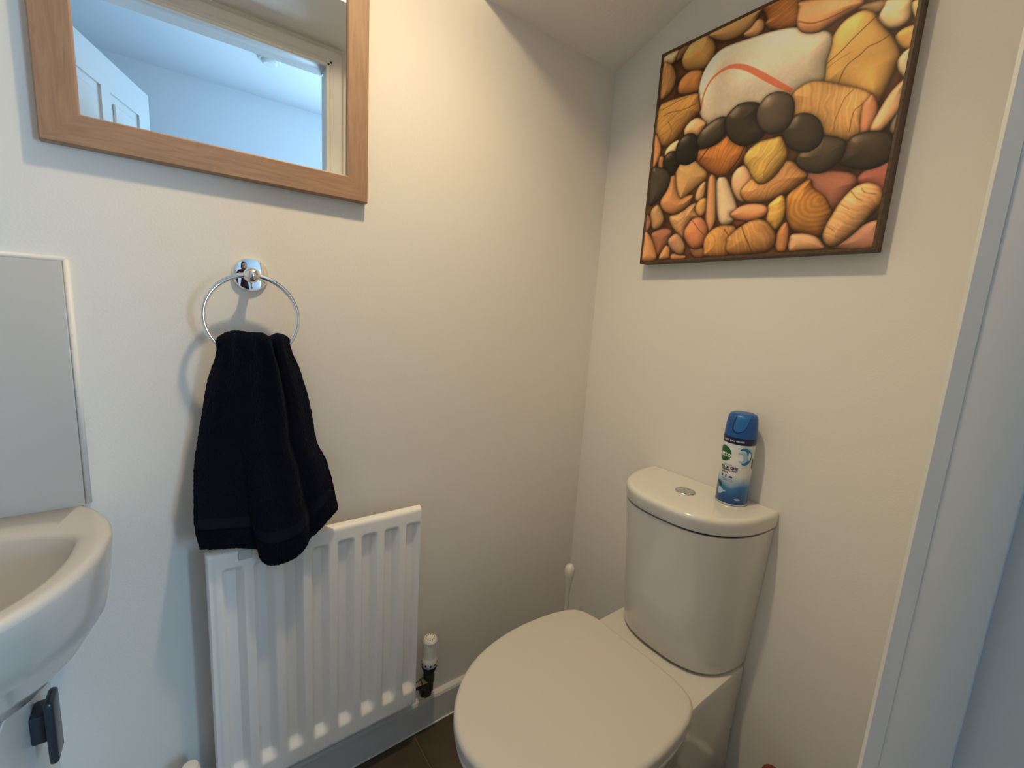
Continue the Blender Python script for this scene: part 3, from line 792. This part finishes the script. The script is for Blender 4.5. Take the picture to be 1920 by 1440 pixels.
BLUEP = mat('blue_print', srgb(40, 120, 176), .3); PALEB = mat('pale_blue_print', srgb(160, 198, 222), .3); LEAFP = mat('dark_green_print', srgb(24, 48, 34), .3); REDPR = mat('red_print', srgb(190, 40, 40), .3)
MB().lathe([(CR + .0002, .1385), (CR + .0004, .139), (CR + .0004, .1528), (CR - .0004, .1532), (0, .1532)], (CX, CY, CZ), n=64).build('navy_band', NAVYL, can, smooth=True)
def bend(s, z, off=.0004, r=None):
    """s: arc length to the right of the side facing the doorway"""
    r = CR if r is None else r; a = TH0 + s / r
    return (CX + (r + off) * math.cos(a), CY + (r + off) * math.sin(a), CZ + z)
def patch(name, poly, m, off, parent, rings_=5):
    """filled star-shaped patch wrapped on the can: poly of (s, z)"""
    cx_ = sum(p[0] for p in poly) / len(poly); cz_ = sum(p[1] for p in poly) / len(poly); n_ = len(poly)
    v = [bend(cx_, cz_, off)]; f = []
    for q in range(1, rings_ + 1):
        for s, z in poly: v.append(bend(cx_ + (s - cx_) * q / rings_, cz_ + (z - cz_) * q / rings_, off))
    for i in range(n_): f.append((0, 1 + i, 1 + (i + 1) % n_))
    for q in range(1, rings_):
        for i in range(n_):
            j = (i + 1) % n_; a = 1 + (q - 1) * n_; b = 1 + q * n_; f.append((a + i, b + i, b + j, a + j))
    return obj(name, v, f, m, parent)
def ribbon(name, pts, ws, m, off, parent):
    c = catmull(pts, 6, False); v = []; f = []
    for i, p in enumerate(c):
        d = c[min(i + 1, len(c) - 1)] - c[max(i - 1, 0)]; d = d / (np.linalg.norm(d) + 1e-9)
        t = i / (len(c) - 1); k = t * (len(ws) - 1); w = ws[int(k)] + (ws[min(int(k) + 1, len(ws) - 1)] - ws[int(k)]) * (k - int(k))
        v.append(bend(p[0] - d[1] * w, p[1] + d[0] * w, off)); v.append(bend(p[0] + d[1] * w, p[1] - d[0] * w, off))
    for i in range(len(c) - 1): f.append((2 * i, 2 * i + 1, 2 * i + 3, 2 * i + 2))
    return obj(name, v, f, m, parent)
def text(name, body_, size, s0, z0, m, off, parent, bold=0.0, align='CENTER'):
    cu = bpy.data.curves.new('lettering', 'FONT'); cu.body = body_; cu.size = size; cu.align_x = align; cu.align_y = 'CENTER'; cu.offset = bold; cu.resolution_u = 3
    to = bpy.data.objects.new('lettering', cu); COL.objects.link(to)
    dg = bpy.context.evaluated_depsgraph_get(); me = bpy.data.meshes.new_from_object(to.evaluated_get(dg))
    v = [bend(s0 + q.co.x, z0 + q.co.y, off) for q in me.vertices]; f = [tuple(p.vertices) for p in me.polygons]
    bpy.data.objects.remove(to); bpy.data.curves.remove(cu); bpy.data.meshes.remove(me)
    return obj(name, v, f, m, parent)
S0 = -.0300
ell = lambda cs, cz, a, b, n_=40: [(cs + a * math.cos(2 * PI * i / n_), cz + b * math.sin(2 * PI * i / n_)) for i in range(n_)]
patch('green_oval', ell(S0, .1135, .0180, .0178), GREENP, .0004, can)
text('brand_lettering', 'Dettol', .0160, S0, .1125, WHITEP, .0007, can, .0003)
text('band_lettering', 'COLD & FLU VIRUSES', .0046, -.012, .1455, WHITEP, .0007, can, .0001)
text('small_lettering', 'ANTIBACTERIAL', .0032, -.0150, .0905, NAVYL, .0004, can)
text('name_lettering', 'ALL IN ONE', .0072, -.0145, .0845, NAVYL, .0004, can, .00035)
text('name_lettering', 'DISINFECTANT', .0055, -.0140, .0785, NAVYL, .0004, can, .0002)
text('name_lettering', 'SPRAY', .0055, -.0215, .0730, NAVYL, .0004, can, .0002)
for k, s in enumerate((-.026, -.0175, -.0075)):
    if k < 2:
        patch('icon', [(s - .0013, .0615), (s + .0013, .0615), (s + .0013, .066), (s + .0006, .068), (s - .0006, .068), (s - .0013, .066)], NAVYL, .0004, can, 2)
    else:
        patch('icon', [(s - .004, .062), (s + .004, .062), (s + .0035, .0645), (s + .001, .0665), (s - .003, .065)], NAVYL, .0004, can, 2)
ribbon('rule_line', [(-.028, .058), (-.016, .058), (-.004, .058)], [.0003, .0003], NAVYL, .0004, can)
text('small_lettering', 'kills 99.9% of bacteria', .0026, -.012, .0545, NAVYL, .0004, can)
ribbon('blue_swirl', [(.004, .127), (.012, .131), (.021, .128), (.026, .118), (.025, .107), (.018, .099), (.010, .097)], [.0005, .004, .0055, .0065, .006, .004, .0008], BLUEP, .0004, can)
ribbon('pale_swirl', [(.001, .120), (.009, .122), (.015, .117), (.017, .108), (.012, .102), (.004, .103)], [.0004, .003, .0045, .0045, .003, .0005], PALEB, .0006, can)
ribbon('pale_swirl', [(.010, .134), (.020, .133), (.029, .126), (.032, .114)], [.0004, .002, .0022, .0005], PALEB, .0006, can)
patch('splash', [(-.040, .046), (-.033, .050), (-.027, .046), (-.024, .038), (-.029, .036), (-.035, .040)], LEAFP, .0004, can, 3)
patch('splash', [(-.033, .034), (-.027, .036), (-.020, .032), (-.018, .028), (-.023, .022), (-.030, .018), (-.034, .024)], PALEB, .0004, can, 3)
patch('splash', [(-.021, .030), (-.014, .031), (-.013, .029), (-.019, .027)], PALEB, .0006, can, 2)
patch('blue_badge', ell(.012, .0155, .0062, .0022, 20), PALEB, .0004, can, 2)
patch('red_mark', ell(.0385, .098, .0035, .012, 20), mat('olive_print', srgb(58, 82, 40), .3), .0004, can, 2)
# blue spray cap with a thumb trigger
CAPB = mat('blue_cap', srgb(18, 84, 158), .35); CAPD = mat('blue_cap_shade', srgb(8, 36, 72), .5); CAPL = mat('blue_trigger', srgb(32, 106, 176), .35)
cp = MB().lathe([(CR - .0012, .1530), (CR + .0002, .1535), (CR - .0002, .170), (CR - .0018, .188), (CR - .0034, .197), (CR - .0065, .2025), (CR - .0115, .2048), (.012, .2050), (0, .2050)], (CX, CY, CZ), n=64).build('cap', CAPB, can, smooth=True)
def capr(z):
    return interp([(.150, CR), (.170, CR - .0002), (.188, CR - .0018), (.197, CR - .0034), (.2025, CR - .0065), (.2048, CR - .0115), (.206, .012)], z)
def tongue(name, hw, z0, z1, off, m, parent, sc=-.008):
    v = []; f = []; nz_, ns = 14, 12
    for k in range(nz_):
        t = k / (nz_ - 1); z = z0 + (z1 - z0) * t
        w = hw * math.sqrt(max(0, 1 - (1 - min(1, t * 2.2)) ** 2))
        for i in range(ns):
            s = sc + .010 * t + w * (2 * i / (ns - 1) - 1); v.append(bend(s, z, off, capr(z)))
    for k in range(nz_ - 1):
        for i in range(ns - 1): f.append((k * ns + i, k * ns + i + 1, (k + 1) * ns + i + 1, (k + 1) * ns + i))
    return obj(name, v, f, m, parent, smooth='all')
tongue('trigger_shade', .0145, .1625, .2040, .0004, CAPD, cp, -.0085)  # dark patch laid on the cap, recess shade put into its colour
tongue('trigger', .0125, .1650, .2050, .0011, CAPL, cp, -.0070)

# ------------------------------------------------------------------ pebble picture
PY0, PY1, PZ0, PZ1, PD = -.180, -.693, 1.307, 1.818, .033
pc = thing('picture', 'square framed picture of brown and black pebbles on the wall above the toilet', 'picture', (0, (PY0 + PY1) / 2, PZ0))
G = 430
yy, xx = np.mgrid[0:G, 0:G]
U = (xx + .5) / G * 1000; Vv = (yy + .5) / G * 1000
img = np.zeros((G, G, 3)); img[:] = np.array([70, 40, 20])
rs = np.random.RandomState(3)
def smooth_noise(cells):
    a = rs.rand(cells + 3, cells + 3); fx = U / 1000 * cells; fy = Vv / 1000 * cells
    ix = fx.astype(int); iy = fy.astype(int); tx = fx - ix; ty = fy - iy; tx = tx * tx * (3 - 2 * tx); ty = ty * ty * (3 - 2 * ty)
    return (a[iy, ix] * (1 - tx) + a[iy, ix + 1] * tx) * (1 - ty) + (a[iy + 1, ix] * (1 - tx) + a[iy + 1, ix + 1] * tx) * ty
N1 = smooth_noise(9); N2 = smooth_noise(26); N3 = smooth_noise(110)
img *= (.65 + .7 * N2)[..., None]
EXTRA = [([835, 985, 800, 940, 830, 900, 885, 905, 900, 960, 880, 1010], (206, 150, 90), ''), ([905, 900, 940, 860, 990, 870, 1010, 920, 970, 970, 920, 960], (196, 136, 80), ''), ([690, 960, 740, 930, 800, 950, 800, 1010, 700, 1010], (190, 140, 86), ''), ([930, 1005, 960, 975, 1010, 985, 1010, 1020], (170, 110, 60), '')]
def distance_to(poly, px, py):
    d = np.full(px.shape, 1e9); ins = np.zeros(px.shape, bool); n = len(poly)
    for i in range(n):
        x0, y0 = poly[i]; x1, y1 = poly[(i + 1) % n]; dx, dy = x1 - x0, y1 - y0; L2 = dx * dx + dy * dy + 1e-9
        t = np.clip(((px - x0) * dx + (py - y0) * dy) / L2, 0, 1)
        d = np.minimum(d, (px - x0 - t * dx) ** 2 + (py - y0 - t * dy) ** 2)
        c = (y0 > py) != (y1 > py)
        ins ^= c & (px < (x1 - x0) * (py - y0) / (y1 - y0 + 1e-12) + x0)
    return np.sqrt(d), ins
for pts, col, opt in EXTRA + STONES:
    P = [(pts[i], pts[i + 1]) for i in range(0, len(pts), 2)]
    C_ = [tuple(p) for p in catmull(P, 4)]
    xs_ = [p[0] for p in C_]; ys_ = [p[1] for p in C_]
    a0, a1 = max(0, int((min(xs_) - 25) * G / 1000)), min(G, int((max(xs_) + 25) * G / 1000) + 1)
    b0, b1 = max(0, int((min(ys_) - 25) * G / 1000)), min(G, int((max(ys_) + 25) * G / 1000) + 1)
    if a1 <= a0 or b1 <= b0: continue
    sl = (slice(b0, b1), slice(a0, a1)); px, py = U[sl], Vv[sl]
    d, ins = distance_to(C_, px, py); dm = d[ins].max() if ins.any() else 1
    sd_ = np.where(ins, d, -d) + 4.0; d = np.clip(sd_, 0, None); ins = sd_ > 0; dm += 4.0
    # soft contact darkening in the printed photograph around each pebble
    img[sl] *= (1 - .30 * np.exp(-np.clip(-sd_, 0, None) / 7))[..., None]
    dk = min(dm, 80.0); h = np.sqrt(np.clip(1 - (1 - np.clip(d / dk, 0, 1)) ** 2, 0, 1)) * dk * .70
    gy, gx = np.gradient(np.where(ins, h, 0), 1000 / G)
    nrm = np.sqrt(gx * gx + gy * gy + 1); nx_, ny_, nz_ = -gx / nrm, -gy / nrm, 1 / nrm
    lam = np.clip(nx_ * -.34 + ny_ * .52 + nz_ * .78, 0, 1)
    if opt == 'flat': lam = .45 * lam + .55 * np.clip(.62 + .55 * (ny_ * .5 - nx_ * .4), 0, 1)
    edge = np.clip(d / 9.0, 0, 1) ** .6
    c = np.array(col, float)[None, None, :] * np.ones(px.shape + (1,))
    c *= (.88 + .24 * N1[sl])[..., None] * (.98 + .04 * N3[sl])[..., None]
    if opt[:1] == 'b':
        a = math.radians(float(opt[1:])); w = (px * math.sin(a) - py * math.cos(a)) + 34 * N1[sl] + 12 * N2[sl]
        bnd = .5 + .5 * np.sin(w * .31 + 5 * N2[sl]) * np.sin(w * .11 + 1); c *= (1 - .12 * bnd)[..., None] * np.array([1, .97, .9]) ** bnd[..., None]
    if opt == 'c':
        w = np.hypot((px - 806) * .85, (py - 190)) + 16 * N1[sl]; bnd = .5 + .5 * np.sin(w * .36 + 3 * N2[sl]); c *= (1 - .13 * bnd)[..., None]
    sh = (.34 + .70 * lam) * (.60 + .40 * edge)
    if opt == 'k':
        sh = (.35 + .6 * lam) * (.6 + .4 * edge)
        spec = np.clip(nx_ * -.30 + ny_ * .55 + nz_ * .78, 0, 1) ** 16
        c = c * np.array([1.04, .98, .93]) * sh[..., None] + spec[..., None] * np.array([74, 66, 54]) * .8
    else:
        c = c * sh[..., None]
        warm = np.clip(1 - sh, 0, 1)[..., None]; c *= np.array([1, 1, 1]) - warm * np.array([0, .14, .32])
    al_ = np.clip(sd_ / 2.4 + .5, 0, 1)[..., None]
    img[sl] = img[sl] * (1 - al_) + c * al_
    if col == (224, 198, 154) or col == (224, 172, 88) or col[0] > 150:
        pass
    # veins that belong to this pebble
    for vp, vc, vw in VEINS:
        Q = catmull([(vp[i], vp[i + 1]) for i in range(0, len(vp), 2)], 5, False)
        mid = np.array(Q[len(Q) // 2])
        dd_, ii_ = distance_to(C_, np.array([mid[0]]), np.array([mid[1]]))
        if not ii_[0]: continue
        best = np.full(px.shape, 9.0)
        for i in range(len(Q) - 1):
            x0, y0 = Q[i]; x1, y1 = Q[i + 1]; dx, dy = x1 - x0, y1 - y0
            t = np.clip(((px - x0) * dx + (py - y0) * dy) / (dx * dx + dy * dy + 1e-9), 0, 1)
            k = (i + t) / (len(Q) - 1) * (len(vw) - 1); k0 = np.clip(k.astype(int), 0, len(vw) - 2); ww = np.array(vw)[k0] * (1 - (k - k0)) + np.array(vw)[k0 + 1] * (k - k0)
            best = np.minimum(best, np.hypot(px - x0 - t * dx, py - y0 - t * dy) - ww)
        va = np.clip(.5 - best / 2.2, 0, 1) * al_[..., 0] * .85
        vcol = np.array(vc) * (.55 + .45 * sh)[..., None]
        img[sl] = img[sl] * (1 - va[..., None]) + vcol * va[..., None]
img = np.clip(img, 0, 255) / 255
gr_ = img.mean(-1, keepdims=True); img = np.clip(gr_ + (img - gr_) * .88, 0, 1) * np.array([1.38, 1.38, 1.40]); img = np.clip(img, 0, .98)
lin_ = np.where(img <= .04045, img / 12.92, ((img + .055) / 1.055) ** 2.4)
# print surface: a fine grid carrying the printed colours
LIP = .006
gx_ = np.linspace(PY0 - LIP, PY1 + LIP, G); gz_ = np.linspace(PZ0 + LIP, PZ1 - LIP, G)
org = ORIGIN[pc.name]
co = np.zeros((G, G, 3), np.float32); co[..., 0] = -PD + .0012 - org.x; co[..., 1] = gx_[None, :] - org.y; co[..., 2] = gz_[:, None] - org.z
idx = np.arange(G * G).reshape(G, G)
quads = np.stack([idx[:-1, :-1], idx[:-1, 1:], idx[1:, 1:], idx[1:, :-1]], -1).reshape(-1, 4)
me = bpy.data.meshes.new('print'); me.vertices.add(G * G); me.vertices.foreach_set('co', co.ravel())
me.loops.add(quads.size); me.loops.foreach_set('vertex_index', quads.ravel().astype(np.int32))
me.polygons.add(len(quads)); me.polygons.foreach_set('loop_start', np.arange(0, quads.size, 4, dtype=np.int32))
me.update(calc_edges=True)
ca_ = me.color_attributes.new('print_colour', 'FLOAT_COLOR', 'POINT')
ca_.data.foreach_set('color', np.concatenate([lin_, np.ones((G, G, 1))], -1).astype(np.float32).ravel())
PM = bpy.data.materials.new('pebble_print'); PM.use_nodes = True; pn = PM.node_tree
at = pn.nodes.new('ShaderNodeAttribute'); at.attribute_name = 'print_colour'
pn.links.new(at.outputs['Color'], pn.nodes['Principled BSDF'].inputs['Base Color'])
pn.nodes['Principled BSDF'].inputs['Roughness'].default_value = .5; pn.nodes['Principled BSDF'].inputs['Specular IOR Level'].default_value = .3
me.materials.append(PM)
po = bpy.data.objects.new('print', me); COL.objects.link(po); po.parent = pc; ORIGIN[po.name] = org
po['label'] = 'printed photograph of smooth pebbles'
MB().box((-PD + .0018, PY1 + .004, PZ0 + .004), (-.003, PY0 - .004, PZ1 - .004)).build('backing_board', WALNUT, pc)
for lo, hi in (((-PD, PY1, PZ0), (-.001, PY0, PZ0 + LIP)), ((-PD, PY1, PZ1 - LIP), (-.001, PY0, PZ1)), ((-PD, PY1, PZ0 + LIP), (-.001, PY1 + LIP, PZ1 - LIP)), ((-PD, PY0 - LIP, PZ0 + LIP), (-.001, PY0, PZ1 - LIP))):
    MB().box(lo, hi, .0007, 1).build('frame_strip', WALNUT, pc)

# ------------------------------------------------------------------ the person taking the picture, standing in the hall behind the doorway
PX, PYY, PROT = -.985, -1.36, math.radians(-20)
SKIN = mat('skin', srgb(196, 150, 122), .55); SWEAT = mat('maroon_jumper', (.030, .008, .012, 1), .9); TROUS = mat('dark_trousers', (.012, .013, .018, 1), .85); SHOE = mat('dark_shoes', (.02, .018, .016, 1), .5); HAIR = mat('dark_hair', (.010, .008, .007, 1), .55); EYE = mat('eye_white', (.7, .7, .68, 1), .2)
pv, pe, pr = [], [], []
def J(co, r, link=None):
    pv.append(co); pr.append(r)
    if link is not None: pe.append((link, len(pv) - 1))
    return len(pv) - 1
root_ = J((0, 0, .93), .125)
w1 = J((0, .005, 1.06), .118, root_); w2 = J((0, .0, 1.22), .125, w1); w3 = J((0, -.01, 1.34), .120, w2); nk = J((0, .0, 1.425), .058, w3); n2_ = J((0, .012, 1.485), .052, nk)
h1_ = J((0, .022, 1.545), .070, n2_); h2_ = J((0, .016, 1.610), .082, h1_); h3_ = J((0, .012, 1.655), .060, h2_); J((0, .104, 1.565), .011, h1_)
for sx in (-1, 1):
    sh_ = J((sx * .165, -.012, 1.365), .056, w3); el = J((sx * .222, -.035, 1.115), .043, sh_); wr = J((sx * .225, .065, .895), .029, el); pm = J((sx * .222, .088, .835), .034, wr)
    for k, (dx_, ln) in enumerate(((-.022, .068), (-.007, .078), (.008, .074), (.022, .060))):
        b1 = J((sx * .222 + dx_ * .35, .096 + dx_ * .9, .800), .0095, pm); b2 = J((sx * .218 + dx_ * .35, .101 + dx_ * .9, .800 - ln * .55), .0088, b1); J((sx * .211 + dx_ * .3, .098 + dx_ * .9, .800 - ln), .0078, b2)
    t1 = J((sx * .206, .112, .842), .0110, pm); J((sx * .196, .134, .812), .0088, t1)
    hp = J((sx * .088, 0, .865), .098, root_); kn = J((sx * .098, .018, .480), .064, hp); ak = J((sx * .100, -.012, .095), .042, kn); ft = J((sx * .106, .070, .046), .042, ak); J((sx * .110, .150, .034), .032, ft)
pm_ = bpy.data.meshes.new('skeleton'); pm_.from_pydata(pv, pe, [])
po_ = bpy.data.objects.new('skeleton', pm_); COL.objects.link(po_)
sk_ = po_.modifiers.new('skin', 'SKIN'); sk_.use_smooth_shade = True; sk_.branch_smoothing = .6
for i, r in enumerate(pr):
    pm_.skin_vertices[0].data[i].radius = (r, r * (.74 if i in (0, 1, 2, 3) else 1.0)); pm_.skin_vertices[0].data[i].use_root = (i == 0)
ss_ = po_.modifiers.new('sub', 'SUBSURF'); ss_.levels = 2; ss_.render_levels = 2
bpy.context.view_layer.update()
bme = bpy.data.meshes.new_from_object(po_.evaluated_get(bpy.context.evaluated_depsgraph_get()))
bpy.data.objects.remove(po_)
zmin = min(q.co.z for q in bme.vertices)
for q in bme.vertices: q.co.z -= zmin
for m_ in (SWEAT, TROUS, SKIN, SHOE): bme.materials.append(m_)
for p_ in bme.polygons:
    c_ = p_.center; p_.use_smooth = True
    arm = abs(c_.x) > .165 and c_.z < 1.2
    p_.material_index = 3 if c_.z < .095 else (2 if (c_.z > 1.46 or (arm and c_.z < .91)) else (1 if (c_.z < .90 and not arm) else 0))
per_ = bpy.data.objects.new('person', bme); COL.objects.link(per_); per_.location = (PX, PYY, 0); per_.rotation_euler = (0, 0, PROT)
tag(per_, 'person in dark clothes standing in the hall doorway, taking the picture', 'person')
ORIGIN[per_.name] = Vector((0, 0, 0))
hr = []
for k in range(9):
    a = PI * .56 * k / 8; z_ = 1.612 + .100 * math.cos(a); rr_ = .094 * math.sin(a)
    hr.append([Vector((rr_ * math.cos(t), -.004 + rr_ * 1.06 * math.sin(t) - .006 * k * (math.sin(t) > .6), z_ - (.05 if math.sin(t) < .2 and k > 5 else 0) * (k - 5))) for t in [2 * PI * i / 28 for i in range(28)]])
MB().loft(hr).build('hair', HAIR, per_, smooth='all')
for sx in (-1, 1):
    MB().lathe([(.011 * math.sin(PI * k / 8), -.011 * math.cos(PI * k / 8)) for k in range(9)], (sx * .031, .083, 1.590), (0, 1, 0), 14).build('eye', EYE, per_, smooth='all')
